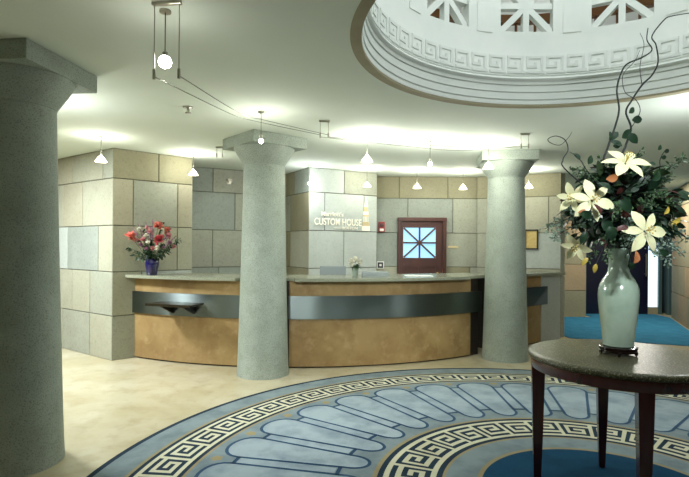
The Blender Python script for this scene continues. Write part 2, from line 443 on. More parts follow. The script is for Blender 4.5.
# ------------------------------------------------------------------ columns
def column(cx, cy, label):
    ang = math.atan2(RC.y-cy, RC.x-cx)
    t = thing('stone_column', label, 'column', (cx, cy, 0), ang, 'granite columns ringing the rotunda')
    bm = bmesh.new()
    prof = []
    for i in range(25):
        q = i/24; z = 2.37*q
        r = .292 - .060*(q*.75+.25*(1-(1-q)**2)) + .004*math.exp(-z/.05)
        prof.append((r, z))
    lathe(bm, prof, 64); obj('shaft', bm, M_granite, t, smooth=True)
    bm = bmesh.new()
    lathe(bm, [(.2325, 2.372), (.237, 2.385), (.252, 2.41), (.278, 2.45), (.31, 2.50), (.332, 2.54), (.343, 2.562), (.343, 2.568)], 64)
    obj('echinus', bm, M_granite, t, smooth=True)
    bm = bmesh.new(); box(bm, -.348, .348, -.348, .348, 2.567, CEIL-.001, 0, .006)
    obj('abacus', bm, M_granite, t)
    return t
column(-2.20, 3.40, 'large dark shadowed granite column nearest the camera at the left edge')
column(-.925, 5.81, 'pale granite column in front of the reception counter between its two bronze fronts')
column(2.13, 6.70, 'pale granite column at the right end of the reception counter, beside the flower table')

# ------------------------------------------------------------------ reception counter
CC, CR = Vector((-.688, 10.218)), 4.157
XB = 1.80
def cpath(x):
    if x <= XB:
        y = CC.y - math.sqrt(CR*CR-(x-CC.x)**2); p = Vector((x, y)); return p, (p-CC).normalized()
    p0, n0 = cpath(XB); tdir = Vector((-n0.y, n0.x))
    return p0 + tdir*((x-XB)/tdir.x), n0
def sweep(bm, x0, x1, o_in, o_out, z0, z1, m=0, n=40):
    rows = []
    for i in range(n+1):
        x = x0+(x1-x0)*i/n; p, nn = cpath(x)
        a = o_in(x) if callable(o_in) else o_in; b = o_out(x) if callable(o_out) else o_out
        A = p+nn*a; B = p+nn*b
        rows.append([bm.verts.new((A.x, A.y, z0)), bm.verts.new((B.x, B.y, z0)), bm.verts.new((B.x, B.y, z1)), bm.verts.new((A.x, A.y, z1))])
    for R, S in zip(rows, rows[1:]):
        for k in range(4):
            f = bm.faces.new((R[k], R[(k+1) % 4], S[(k+1) % 4], S[k])); f.material_index = m
    bm.faces.new(rows[0]); bm.faces.new(rows[-1][::-1])
def depth(x):
    d = .74
    if x < -2.4: d = min(d, max(.04, (x+2.73)*1.9))
    if x > 1.6: d = min(d, .74-(x-1.6)*.29)
    return -d
def overhang(x):
    if abs(x+.925) < .33: return -.03
    if 1.60 < x < 2.22: return .03
    return .12
def section(name, label, x0, x1, bx0, bx1, px0=None, px1=None):
    t = thing(name, label, 'counter', (0, 0, 0), 0, 'curved sections of the reception counter')
    bm = bmesh.new(); sweep(bm, x0, x1, lambda x: depth(x)+.06 if depth(x) < -.12 else depth(x), -.035, 0, 1.043); obj('carcass', bm, M_dark, t, smooth=True)
    bm = bmesh.new(); sweep(bm, px0 or x0, px1 or x1, -.034, 0, .02, 1.04); obj('front_panel', bm, M_panel, t, smooth=True)
    bm = bmesh.new(); sweep(bm, bx0, bx1, .001, .03, .592, .868); obj('steel_band', bm, M_steel, t, smooth=True)
    return t
S1 = section('counter_section', 'left bronze fronted counter section with a dark writing shelf, beneath the pink flowers', -2.79, -1.20, -2.79, -1.20)
S2 = section('counter_section', 'wide middle bronze fronted counter section between the two pale columns', -.74, 1.86, -.66, 1.86, -.655, 1.70)
S3 = section('counter_section', 'short counter section behind the right column, ending at the stone pedestal', 2.16, 3.03, 2.16, 3.14)
bm = bmesh.new(); sweep(bm, -2.90, 3.42, depth, overhang, 1.045, 1.082, n=256)
r = bmesh.ops.bevel
tag(obj('worktop', bm, M_top, smooth=True), 'long curved speckled granite worktop capping the whole reception counter', 'worktop')
bm = bmesh.new(); sweep(bm, 3.04, 3.47, -.26, 0, 0, 1.043, n=4)
tag(obj('counter_pedestal', bm, ST[5]), 'pale stone pedestal under the right end of the counter', 'pedestal')
# writing shelf on the left band
M_shelf = mat('dark bronze shelf', srgb(70,64,50), .35, .8)
bm = bmesh.new(); sweep(bm, -2.25, -1.70, .031, .33, .742, .765, n=16)
sh = obj('writing_shelf', bm, M_shelf, S1, smooth=True)
bm = bmesh.new(); sweep(bm, -2.25, -1.70, .33, .337, .738, .769, n=16); obj('shelf_edge', bm, M_shelf, sh, smooth=True)
for bx in (-2.10, -1.82):
    p, nn = cpath(bx); s = Vector((-nn.y, nn.x))*.012
    bm = bmesh.new()
    tri = [(.031, .742), (.29, .742), (.26, .722), (.12, .655), (.06, .63), (.031, .63)]
    V = [[bm.verts.new(((p+nn*o+s*k).x, (p+nn*o+s*k).y, z)) for o, z in tri] for k in (-1, 1)]
    bm.faces.new(V[0]); bm.faces.new(V[1][::-1])
    for i in range(6): bm.faces.new((V[0][i], V[0][(i+1) % 6], V[1][(i+1) % 6], V[1][i]))
    obj('shelf_bracket', bm, M_ink, sh)

# ------------------------------------------------------------------ door in the rear wall
t = struct(thing('door_1', 'red brown wooden door with a star latticed window behind the counter', 'door', (0, 0, 0)))
del t['label'], t['category']
Y = 8.84
bm = bmesh.new()
box(bm, .925, .985, Y-.07, Y+.02, 0, 1.97, 0, .006); box(bm, 1.70, 1.765, Y-.07, Y+.02, 0, 1.97, 0, .006); box(bm, .92, 1.77, Y-.075, Y+.02, 1.91, 1.975, 0, .006)
box(bm, 1.625, 1.70, Y-.03, Y+.02, 0, 1.94)
obj('door_frame', bm, M_doorwood, t)
lf = bmesh.new()
xa, xb, za_, zb_ = 1.02, 1.585, 1.275, 1.80
box(lf, .985, xa, Y-.035, Y+.01, 0, 1.93); box(lf, xb, 1.625, Y-.035, Y+.01, 0, 1.93); box(lf, xa, xb, Y-.035, Y+.01, zb_, 1.93); box(lf, xa, xb, Y-.035, Y+.01, 1.12, za_)
box(lf, xa, xb, Y-.02, Y+.01, 0, 1.12)
box(lf, 1.285, 1.325, Y-.035, Y+.01, 0, 1.12); box(lf, xa, xb, Y-.035, Y+.01, 0, .2)
leaf = obj('door_leaf', lf, M_doorwood, t)
bm = bmesh.new(); cx, cz, hx, hz = (xa+xb)/2, (za_+zb_)/2, (xb-xa)/2, (zb_-za_)/2; tt = .014
box(bm, xa, xb, Y-.045, Y-.02, cz-tt, cz+tt); box(bm, cx-tt, cx+tt, Y-.0451, Y-.0201, za_, zb_)
for sg in (1, -1):
    ln = math.hypot(hx, hz)-.012; an = math.atan2(hz, hx)*sg
    box(bm, -ln, ln, -.0125, .0125, -tt, tt, mat=Matrix.Translation((cx, Y-.0325, cz)) @ Matrix.Rotation(-an, 4, 'Y'))
lathe(bm, [(.035, 0), (.035, .014)], 16, mat=Matrix.Translation((cx, Y-.045, cz)) @ Matrix.Rotation(PI/2, 4, 'X'))
obj('lattice', bm, M_doorwood, leaf)
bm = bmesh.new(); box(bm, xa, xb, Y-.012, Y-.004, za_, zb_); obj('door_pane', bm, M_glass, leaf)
bm = bmesh.new(); lathe(bm, [(.012, 0), (.012, .04), (.026, .05), (.028, .07), (.012, .08)], 16, mat=Matrix.Translation((1.605, Y-.035, 1.0)) @ Matrix.Rotation(PI/2, 4, 'X')); obj('door_knob', bm, M_brass, leaf, smooth=True)

# entrance at the far end of the corridor
e = struct(bpy.data.objects.new('door_2', None)); COL.objects.link(e)
bm = bmesh.new()
box(bm, 4.9, 7.6, 11.6, 11.8, 0, 2.4)
obj('recess_back', bm, M_ink, e)
bm = bmesh.new()
box(bm, 4.95, 5.25, 11.0, 11.6, 0, 2.3); box(bm, 7.30, 7.6, 11.0, 11.6, 0, 2.3)
box(bm, 7.0, 7.08, 11.28, 11.36, 0, 2.3, 0, .01); box(bm, 7.16, 7.25, 11.2, 11.3, 0, 2.3, 0, .01); box(bm, 5.25, 7.3, 11.28, 11.36, 2.1, 2.3)
obj('door_jamb', bm, M_jamb, e)
bm = bmesh.new(); box(bm, 5.25, 6.78, 11.32, 11.37, 0, 2.1); obj('door_leaf', bm, M_navy, e)
bm = bmesh.new(); box(bm, 6.80, 7.0, 11.33, 11.35, .16, 2.1); obj('door_pane', bm, M_day, e)
bm = bmesh.new(); box(bm, 6.78, 7.0, 11.31, 11.37, 0, .16); obj('kick_plate', bm, M_soffit, e)
bm = bmesh.new(); tube(bm, [(6.70, 11.26, .85), (6.70, 11.26, 1.35)], .015, 8); tube(bm, [(6.70, 11.26, .9), (6.70, 11.33, .9)], .01, 6); tube(bm, [(6.70, 11.26, 1.3), (6.70, 11.33, 1.3)], .01, 6); obj('pull_handle', bm, M_chrome, e)

# ------------------------------------------------------------------ rug
def rug():
    bm = bmesh.new()
    NAVY, CREAM, BLUE, GREY, GOLD, DEEP, LINE = range(7)
    T = .012
    def cell(r0, r1, a0, a1, m, z=T, k=None):
        k = k or max(1, int(abs(a1-a0)/math.radians(1.2)+.5))
        I = [bm.verts.new((RC.x+r0*math.cos(a0+(a1-a0)*i/k), RC.y+r0*math.sin(a0+(a1-a0)*i/k), z)) for i in range(k+1)]
        O = [bm.verts.new((RC.x+r1*math.cos(a0+(a1-a0)*i/k), RC.y+r1*math.sin(a0+(a1-a0)*i/k), z)) for i in range(k+1)]
        for i in range(k):
            bm.faces.new((I[i], O[i], O[i+1], I[i+1])).material_index = m
    def ring(r0, r1, m): cell(r0, r1, 0, 2*PI, m, k=240)
    def keyband(ro, ri, n, off):
        h = (ro-ri)/11
        for k, m in ((0, NAVY), (1, CREAM), (9, CREAM), (10, NAVY)): ring(ro-h*(k+1), ro-h*k, m)
        pat = KEY
        da = 2*PI/n
        for c in range(n):
            P = pat if c % 2 == 0 else pat[::-1]
            a = off + c*da
            for row in range(7):
                line = P[row] + '.'
                i = 0
                while i < 8:
                    j = i
                    while j < 8 and line[j] == line[i]: j += 1
                    cell(ro-h*(row+3), ro-h*(row+2), a-da*i/8, a-da*j/8, NAVY if line[i] == '#' else CREAM)
                    i = j
    ro = 3.165
    # pile edge
    n = 240
    A = [bm.verts.new((RC.x+ro*math.cos(2*PI*i/n), RC.y+ro*math.sin(2*PI*i/n), T)) for i in range(n)]
    B = [bm.verts.new((RC.x+(ro+.004)*math.cos(2*PI*i/n), RC.y+(ro+.004)*math.sin(2*PI*i/n), .0005)) for i in range(n)]
    for i in range(n): bm.faces.new((A[i], A[(i+1) % n], B[(i+1) % n], B[i])).material_index = NAVY
    ring(3.125, ro, NAVY); ring(2.93, 3.125, GREY); ring(2.905, 2.93, GOLD)
    keyband(2.905, 2.575, 64, 0)
    ring(2.555, 2.575, GOLD); ring(1.395, 2.555, GREY); ring(1.365, 1.395, GOLD)
    keyband(1.365, .965, 32, .02)
    ring(.945, .965, GOLD); ring(.755, .945, GREY); ring(.725, .755, GOLD)
    cell(0.001, .725, 0, 2*PI, DEEP, k=120)
    # radiating petals
    N = 32; per = 2*PI/N; z1, z2 = T+.0012, T+.0022
    def outline(ac, inset):
        pts = []
        r_o, r_i = 2.335, 1.60
        wo, wi = .192-inset, .112-inset      # half widths at the two ends
        lo, li = .165-inset, .165-inset      # cap lengths
        for k in range(13):
            q = PI*k/12
            pts.append((r_o + lo*math.sin(q)**.85, wo*math.cos(q)*(1)))
        for k in range(13):
            q = PI*k/12
            pts.append((r_i - li*math.sin(q)**.85, -wi*math.cos(q)))
        out = []
        for rr, w in pts:
            u = Vector((math.cos(ac), math.sin(ac))); s = Vector((-u.y, u.x))
            out.append(RC + u*rr + s*w)
        return out
    for k in range(N):
        ac = math.radians(139.6) + k*per
        o = outline(ac, 0); i_ = outline(ac, .024)
        f = bm.faces.new([bm.verts.new((p.x, p.y, z1)) for p in i_]); f.material_index = BLUE
        ov = [bm.verts.new((p.x, p.y, z2)) for p in o]; iv = [bm.verts.new((p.x, p.y, z2)) for p in i_]
        for j in range(len(o)):
            jj = (j+1) % len(o)
            bm.faces.new((ov[j], ov[jj], iv[jj], iv[j])).material_index = LINE
        am = ac+per/2
        cell(2.315, 2.342, am-.026, am+.026, LINE, z2, 2); cell(1.605, 1.632, am-.038, am+.038, LINE, z2, 2)
        cell(1.64, 2.31, am-.022, am+.022, BLUE, z1, 2)
        # small gold flower between the petal tips
        c = RC + Vector((math.cos(am), math.sin(am)))*2.47
        f = bm.faces.new([bm.verts.new((c.x+(.035+.012*(j % 2))*math.cos(PI*j/5), c.y+(.035+.012*(j % 2))*math.sin(PI*j/5), z1)) for j in range(10)]); f.material_index = GOLD
    return obj('rug', bm, [W_navy, W_cream, W_blue, W_grey, W_gold, W_deep, W_line])
tag(rug(), 'large round blue rug with Greek key borders and radiating petals on the marble floor', 'rug')

# ------------------------------------------------------------------ round table
TX, TY, TZ = 1.60, 2.93, .85
t = thing('round_table', 'round dark mahogany table with a polished green granite top, standing on the rug', 'table', (TX, TY, .0145), math.radians(-15))
bm = bmesh.new()
lathe(bm, [(.47, .80), (.492, .801), (.502, .807), (.505, .815), (.503, .824), (.497, .831), (.486, .8355), (.478, .836), (.47, .836), (.1, .836)], 96)
obj('tabletop', bm, M_ttop, t, smooth=True)
bm = bmesh.new()
lathe(bm, [(.44, .742), (.484, .742), (.487, .746), (.487, .79), (.494, .793), (.494, .8), (.44, .8)], 96, cap0=False, cap1=False)
lathe(bm, [(.44, .742), (.44, .8)], 96, cap0=False, cap1=False)
obj('apron', bm, M_wood, t, smooth=True)
for k in range(4):
    a = PI/2*k + PI/2
    bm = bmesh.new()
    R = Matrix.Rotation(a, 4, 'Z') @ Matrix.Translation((.448, 0, 0))
    prof = [(0, .017), (.03, .019), (.30, .027), (.60, .034), (.745, .037)]
    V = []
    for z, w in prof: V.append([bm.verts.new(R @ Vector((sx*w, sy*w, z))) for sx, sy in ((-1,-1),(1,-1),(1,1),(-1,1))])
    for P, Q in zip(V, V[1:]):
        for i in range(4): bm.faces.new((P[i], P[(i+1) % 4], Q[(i+1) % 4], Q[i]))
    bm.faces.new(V[0]); bm.faces.new(V[-1])
    bmesh.ops.bevel(bm, geom=[e for e in bm.edges if abs((e.verts[0].co-e.verts[1].co).z) > .02], offset=.004, segments=2, affect='EDGES')
    obj('leg', bm, M_wood, t)

# celadon vase on its wooden stand
VX, VY, VZ = 1.585, 2.93, .85
t = thing('wooden_stand', 'low black lacquered stand under the celadon vase', 'stand', (VX, VY, VZ+.0002))
bm = bmesh.new(); lathe(bm, [(.07, .016), (.094, .017), (.1, .024), (.1, .032), (.096, .034), (.102, .038), (.102, .046), (.096, .0495), (.09, .05), (.02, .05)], 40); obj('plinth', bm, M_black, t, smooth=True)
for k in range(5):
    a = 2*PI*k/5+.5
    bm = bmesh.new(); tube(bm, spline([(.075*math.cos(a), .075*math.sin(a), .026), (.094*math.cos(a), .094*math.sin(a), .018), (.093*math.cos(a), .093*math.sin(a),   .011), (.1*math.cos(a), .1*math.sin(a), .0095)], 5), .0095, 8); obj('foot', bm, M_black, t, smooth=True)
s = 2.93/507
bm = bmesh.new()
prof = [(0.02, .002), (.088, 0), (.094, .004), (16.3*s, .02), (17.3*s, .07), (18.6*s, .13), (20.0*s, .19), (21.2*s, .25), (21.6*s, .29), (21.2*s, .325), (19.6*s, .355), (16.6*s, .383), (13.4*s, .405),
        (11.3*s, .43), (10.4*s, .46), (10.3*s, .485), (11.0*s, .51), (12.6*s, .535), (14.6*s, .553), (14.9*s, .56), (14.2*s, .562), (11.6*s, .54), (9.6*s, .51), (9.2*s, .46), (9.2*s, .44)]
prof = [(r*.865, z) for r, z in prof]
lathe(bm, prof, 64)
tag(obj('vase', bm, M_vase, None, smooth=True, loc=(VX, VY, VZ+.0505)), 'tall pale green celadon vase on the round table holding the lilies', 'vase')

# ------------------------------------------------------------------ lily arrangement
FC = Vector((VX+.02, VY, 1.70))
fa = thing('flower_arrangement', 'large lily and foliage arrangement in the celadon vase with twisting twigs', 'flowers', (VX, VY, VZ+.50))
FO = Vector(fa.location)
def fobj(name, bm, m, parent=fa, smooth=False):
    bmesh.ops.translate(bm, vec=-FO, verts=bm.verts)
    o = obj(name, bm, m, None, smooth); o.parent = parent
    return o
def lily(c, d, R=.105, n=6, cup=.35, rot=0):
    c = Vector(c); d, sx, sy = frame_dir(d)
    bm = bmesh.new()
    for k in range(n):
        a = 2*PI*k/n + rot
        rad = sx*math.cos(a)+sy*math.sin(a)
        L = R*(1 if k % 2 else .94); W = R*(.53 if k % 2 else .40)
        blade(bm, c + rad*.006 - d*.012, rad*math.cos(cup)+d*math.sin(cup), L, W, bend=.55, fold=.22, nl=8, up=d, belly=.55)
    o = fobj('lily', bm, [M_lily])
    b2 = bmesh.new()
    for k in range(6):
        a = 2*PI*k/6 + .4; rad = sx*math.cos(a)+sy*math.sin(a)
        e = c + d*R*.42 + rad*R*.16
        tube(b2, [c-d*.005, c + d*R*.25 + rad*R*.05, e], .0012, 5)
        ball(b2, e, .004, 0, 1, (1, 1, 1.6))
    tube(b2, [c-d*.005, c+d*R*.5], .0016, 5); ball(b2, c+d*R*.5, .004)
    bmesh.ops.translate(b2, vec=-FO, verts=b2.verts)
    so = obj('stamens', b2, [M_stamen], o)
    return o
lily(at(593, 200, 2.56), (-.12, -1, .15), .108, 6, .32, .3)
lily(at(646, 231, 2.55), (.05, -1, .12), .112, 6, .3, .05)
lily(at(573, 198, 2.66), (-.75, -.7, .1), .085, 6, .75, .2)
lily(at(626, 162, 2.66), (-.05, -.75, .75), .12, 6, .42, .1)
lily(at(577, 246, 2.68), (-.7, -.6, -.45), .085, 6, .8, .2)
lily(at(671, 224, 2.74), (.8, -.6, .1), .05, 6, .8, .2)

def leaves(center, dirn, n, spread, L, W, mats, name='leaf_spray', seed=1, jitter=.05, bend=.5, wts=None):
    rnd = random.Random(seed); bm = bmesh.new(); d0 = Vector(dirn).normalized(); c = Vector(center)
    root = FC + (c-FC)*.25
    for i in range(n):
        o = c + Vector((rnd.uniform(-1, 1), rnd.uniform(-1, 1), rnd.uniform(-1, 1)))*jitter
        d = (d0 + Vector((rnd.gauss(0, 1), rnd.gauss(0, 1), rnd.gauss(0, 1)))*spread).normalized()
        tube(bm, [root + (o-root)*.3, o], .0018, 4, len(mats))
        q = rnd.uniform(.7, 1.2)
        blade(bm, o, d, L*q, W*q, bend=rnd.uniform(.1, 1)*bend*2, fold=rnd.uniform(.05, .3), roll=rnd.uniform(-1.2, 1.2), m=rnd.choices(range(len(mats)), wts)[0])
    return fobj(name, bm, list(mats)+[M_twig])
rnd = random.Random(3)
# leafy mass: sprays set over the body of the arrangement
k = 0
for el in (-32, -8, 16, 40, 64):
    cnt = {-32: 7, -8: 10, 16: 10, 40: 8, 64: 5}[el]
    for j in range(cnt):
        a = 2*PI*(j+.5*(k % 2))/cnt; e = math.radians(el); k += 1
        d = Vector((math.cos(a)*math.cos(e), math.sin(a)*math.cos(e)*.85, math.sin(e)))
        c = FC + Vector((d.x*.215, d.y*.19, d.z*.20)) + Vector((0, 0, -.01))
        leaves(c, d, 16, .55, .085, .042, [M_leaf, M_leaf2, M_burg], 'leaf_spray', 100+k, .065, wts=[7, 2, 1])
# dark core where the stems gather
bm = bmesh.new()
rr = random.Random(9)
for i in range(170):
    v = Vector((rr.gauss(0, 1), rr.gauss(0, 1), rr.gauss(0, 1))).normalized()
    o = FC + Vector((v.x*.13, v.y*.12, v.z*.13-.03))
    blade(bm, o, v + Vector((rr.gauss(0, .4), rr.gauss(0, .4), rr.gauss(0, .4))), .10, .055, .5, .2, rr.uniform(-1, 1))
for i in range(14):
    a = 2*PI*i/14
    tube(bm, [(VX+.03*math.cos(a), VY+.03*math.sin(a), VZ+.40), (VX+.045*math.cos(a), VY+.045*math.sin(a), VZ+.60), FC+Vector((.16*math.cos(a), .14*math.sin(a), .02))], .003, 5)
fobj('foliage_core', bm, [M_leaf])
# fluffy grey-green eucalyptus / berry sprigs: tips (u, v, y)
def sprig(p0, p1, n, L, W, mats, name, seed, sag=.03, berries=False):
    r2 = random.Random(seed); bm = bmesh.new()
    p0 = Vector(p0); p1 = Vector(p1); mid = (p0+p1)/2 + Vector((0, 0, sag))
    path = spline([p0, mid, p1], 8); tube(bm, path, [.0025*(1-.6*i/(len(path)-1)) for i in range(len(path))], 5, 1)
    for i in range(n):
        q = r2.uniform(.25, 1); o = path[int(q*(len(path)-1))]
        d = (p1-p0).normalized()*.5 + Vector((r2.gauss(0, 1), r2.gauss(0, 1), r2.gauss(0, 1)))*.8
        d.normalize()
        if berries and i % 2:
            e = o + d*r2.uniform(.012, .045); tube(bm, [o, e], .0008, 3, 1); ball(bm, e, r2.uniform(.004, .007), 0)
        else:
            off = d*r2.uniform(0, .02)
            blade(bm, o+off, d, L*r2.uniform(.6, 1.2), W*r2.uniform(.7, 1.2), .3, .15, r2.uniform(-2, 2), 0, nl=4)
    return fobj(name, bm, mats)
for i, (u, v, y, n) in enumerate([(545, 229, 2.85, 90), (552, 239, 2.75, 80), (560, 222, 2.8, 60), (690, 240, 2.8, 90), (684, 256, 2.75, 80), (668, 262, 2.7, 90), (628, 250, 2.6, 70), (655, 254, 2.62, 80), (632, 238, 2.55, 60), (672, 246, 2.62, 70)]):
    sprig(FC + (at(u, v, y)-FC)*.35, at(u, v, y), n, .026, .012, [M_euca, M_twig], 'eucalyptus_sprig', 40+i, .02, True)
for i, (u, v, y, n) in enumerate([(583, 172, 2.8, 60), (573, 168, 2.9, 50), (640, 150, 2.8, 40), (672, 176, 2.85, 60), (686, 158, 2.9, 60), (664, 196, 2.65, 60), (600, 160, 2.85, 40), (676, 205, 2.7, 50), (612, 215, 2.5, 50), (655, 205, 2.55, 50), (590, 262, 2.7, 40), (605, 262, 2.65, 40)]):
    sprig(FC + (at(u, v, y)-FC)*.35, at(u, v, y), n, .028, .013, [M_leaf2, M_twig], 'berry_sprig', 70+i, .02, True)
# a few big single leaves, russet and yellow ones among them
for i, (u, v, y, d, L, W, m, nm) in enumerate([
    (606, 179, 2.52, (1, -.2, .1), .10, .05, M_orange, 'russet_leaf'), (634, 263, 2.55, (.35, -.3, .8), .085, .05, M_orange, 'russet_leaf'),
    (600, 214, 2.52, (-.2, -.3, .9), .07, .04, M_burg, 'burgundy_leaf'), (628, 228, 2.52, (-1, -.3, .1), .08, .04, M_burg, 'burgundy_leaf'), (588, 212, 2.56, (-1, -.2, .3), .06, .03, M_orange, 'russet_leaf'),
    (672, 222, 2.62, (1, -.1, .25), .10, .035, M_yleaf, 'yellow_leaf'), (664, 214, 2.62, (.6, -.2, .6), .07, .03, M_yleaf, 'yellow_leaf'), (596, 264, 2.6, (-.3, -.2, -1), .06, .03, M_yleaf, 'yellow_leaf'), (588, 258, 2.6, (-.8, -.2, -.7), .06, .03, M_yleaf, 'yellow_leaf'),
    (610, 226, 2.5, (.1, -.3, -1), .10, .075, M_leaf, 'broad_leaf'), (602, 222, 2.5, (.7, -.3, -.6), .10, .075, M_leaf, 'broad_leaf'), (620, 200, 2.5, (.6, -.3, -.7), .12, .07, M_leaf, 'broad_leaf'), (631, 262, 2.66, (.1, -.1, -1), .065, .05, M_leaf, 'broad_leaf'), (652, 180, 2.6, (.7, -.2, .5), .10, .06, M_leaf, 'broad_leaf'),
    (581, 212, 2.55, (.9, -.2, -.5), .10, .06, M_leaf, 'broad_leaf'), (610, 190, 2.5, (-.6, -.3, .7), .09, .05, M_leaf, 'broad_leaf'), (660, 250, 2.6, (.8, -.2, -.5), .09, .05, M_leaf, 'broad_leaf'), (586, 232, 2.55, (-.5, -.2, -.8), .09, .05, M_leaf, 'broad_leaf')]):
    bm = bmesh.new(); p = at(u, v, y); tube(bm, [FC+(p-FC)*.2, p], .002, 4, 1); q_ = .72 if nm == 'broad_leaf' else .8; blade(bm, p, d, L*q_, W*q_, .8, .45, .4, up=Vector((0, -1, .2))); fobj(nm, bm, [m, M_twig])
# tall curly willow twigs
def twig(pts, r0, r1, leafs=(), seed=0):
    bm = bmesh.new(); P = spline([Vector(at(*p)) if not isinstance(p, Vector) else p for p in pts], 8); n = len(P)
    tube(bm, P, [1.25*(r0+(r1-r0)*i/(n-1)) for i in range(n)], 6)
    for (u, v, y, d, L) in leafs: blade(bm, at(u, v, y), d, L*1.35, L*.85, .4, .2, .3, 1, up=Vector((0, -1, .2)))
    return fobj('curly_twig', bm, [M_twig, M_leaf])
base = FC + Vector((0, .02, -.05))
twig([base, (604, 168, 2.85), (608, 147, 2.85), (614, 130, 2.85), (619, 110, 2.86), (617, 88, 2.86), (625, 66, 2.86), (641, 58, 2.86), (652, 50, 2.86), (647, 40, 2.86), (648, 28, 2.86)], .0055, .0022,
     [(611, 140, 2.84, (.1, 0, .9), .04), (622, 146, 2.84, (-.7, 0, .5), .05), (613, 146, 2.84, (.9, 0, .1), .04)])
twig([base, (620, 165, 2.9), (626, 145, 2.9), (631, 128, 2.9), (626, 112, 2.9), (632, 100, 2.9), (642, 85, 2.9), (652, 75, 2.9), (658, 62, 2.9), (656, 45, 2.9), (652, 36, 2.9), (664, 20, 2.9), (672, 16, 2.9), (690, 13, 2.9)], .0055, .002,
     [(632, 120, 2.88, (1, 0, .1), .055), (629, 113, 2.88, (.6, 0, .5), .04), (622, 138, 2.88, (.8, -.1, .6), .06), (628, 134, 2.88, (.7, -.1, -.6), .06), (618, 132, 2.88, (-.7, -.1, -.6), .05)])
twig([(631, 128, 2.88), (640, 112, 2.87), (636, 100, 2.87), (625, 92, 2.87), (623, 75, 2.87), (634, 62, 2.87), (640, 50, 2.87)], .002, .001)
twig([(642, 85, 2.9), (640, 66, 2.9), (644, 45, 2.9), (640, 33, 2.9)], .0018, .0009)
twig([base, (568, 172, 2.8), (563, 160, 2.8), (568, 150, 2.8), (565, 140, 2.8), (556, 136, 2.8), (548, 139, 2.8), (551, 143, 2.8), (560, 145, 2.8), (568, 138, 2.8), (572, 132, 2.8)], .003, .001)
twig([base, (588, 172, 2.8), (582, 162, 2.8), (576, 156, 2.8), (570, 152, 2.8)], .003, .0012, [(588, 164, 2.8, (.5, 0, .8), .045), (580, 160, 2.8, (-.5, 0, .8), .04)])
twig([base, (656, 175, 2.8), (660, 160, 2.8), (664, 152, 2.8), (668, 150, 2.8)], .003, .0012, [(661, 158, 2.8, (.9, 0, .2), .03), (664, 152, 2.8, (.9, 0, .3), .03), (658, 150, 2.8, (.6, 0, .7), .03), (656, 165, 2.8, (-.9, 0, .5), .03)])

# ------------------------------------------------------------------ small bouquet in the purple vase
y0 = 6.44; pb = at(152, 274.5, y0); pb.z = 1.082
t = tag(obj('flower_vase', (lambda b: (lathe(b, [(.055, 0), (.062, .01), (.072, .07), (.085, .13), (.088, .16), (.075, .19), (.07, .205), (.078, .212), (.072, .214), (.06, .2), (.06, .16)], 32), b)[1])(bmesh.new()), M_purple, None, True, loc=pb),
        'small cobalt blue vase on the left end of the counter worktop', 'vase')
bq = thing('bouquet', 'mixed pink and lilac bouquet in the cobalt blue vase on the counter', 'flowers', (pb.x, pb.y, pb.z+.2))
BO = Vector(bq.location)
def bobj(name, bm, m):
    bmesh.ops.translate(bm, vec=-BO, verts=bm.verts); return obj(name, bm, m, bq)
def A2(u, v, dy=0): return at(u, v, y0+dy)
def bloom(c, r, m, seed):
    r3 = random.Random(seed); bm = bmesh.new(); c = Vector(c)
    tube(bm, [BO+Vector((0, 0, -.05)), c], .003, 4, 1)
    for i in range(26):
        v = Vector((r3.gauss(0, 1), r3.gauss(0, 1)-.5, r3.gauss(0, 1)+.4)).normalized()
        blade(bm, c, v, r*r3.uniform(.8, 1.1), r*.7, -.4, .3, r3.uniform(-1, 1), 0, nl=4)
    return bobj('bloom', bm, [m, M_leaf2])
for i, (u, v, dy, r, m) in enumerate([(131, 237, -.05, .085, M_coral), (159, 240, -.14, .085, M_pink), (158, 226, -.05, .07, M_coral), (167, 231, 0, .06, M_coral), (146, 236, -.1, .04, M_wflower), (157, 248, -.14, .04, M_wflower), (141, 245, -.1, .035, M_lilac), (148, 243, -.15, .035, M_wflower), (170, 243, -.05, .04, M_lilac), (139, 229, 0, .03, M_wflower), (163, 248, -.1, .03, M_lilac), (150, 232, -.06, .045, M_rose), (143, 240, -.12, .045, M_rose), (169, 236, -.06, .05, M_rose), (153, 249, -.15, .04, M_rose), (137, 241, -.05, .04, M_rose), (164, 243, -.14, .035, M_wflower), (147, 228, 0, .035, M_rose), (146, 249, -.15, .03, M_lilac), (174, 247, -.03, .035, M_rose)]):
    bloom(A2(u, v, dy), r, m, 200+i)
for i, (u, v, dy) in enumerate([(153, 219, 0), (138, 224, .03), (146, 222, .06), (171, 228, .04), (176, 236, 0), (133, 228, .05), (150, 226, -.05)]):
    bm = bmesh.new(); e = A2(u, v, dy); s0 = BO+Vector((0, 0, -.03)); r3 = random.Random(300+i)
    tube(bm, [s0, s0+(e-s0)*.6, e], .003, 4, 1)
    for k in range(46):
        q = r3.uniform(.55, 1); ball(bm, s0+(e-s0)*q+Vector((r3.gauss(0, .010), r3.gauss(0, .010), r3.gauss(0, .010)))*(1.25-q)*2, .008*(1.35-q*.7), 0)
    bobj('lilac_spike', bm, [M_lilac, M_leaf2])
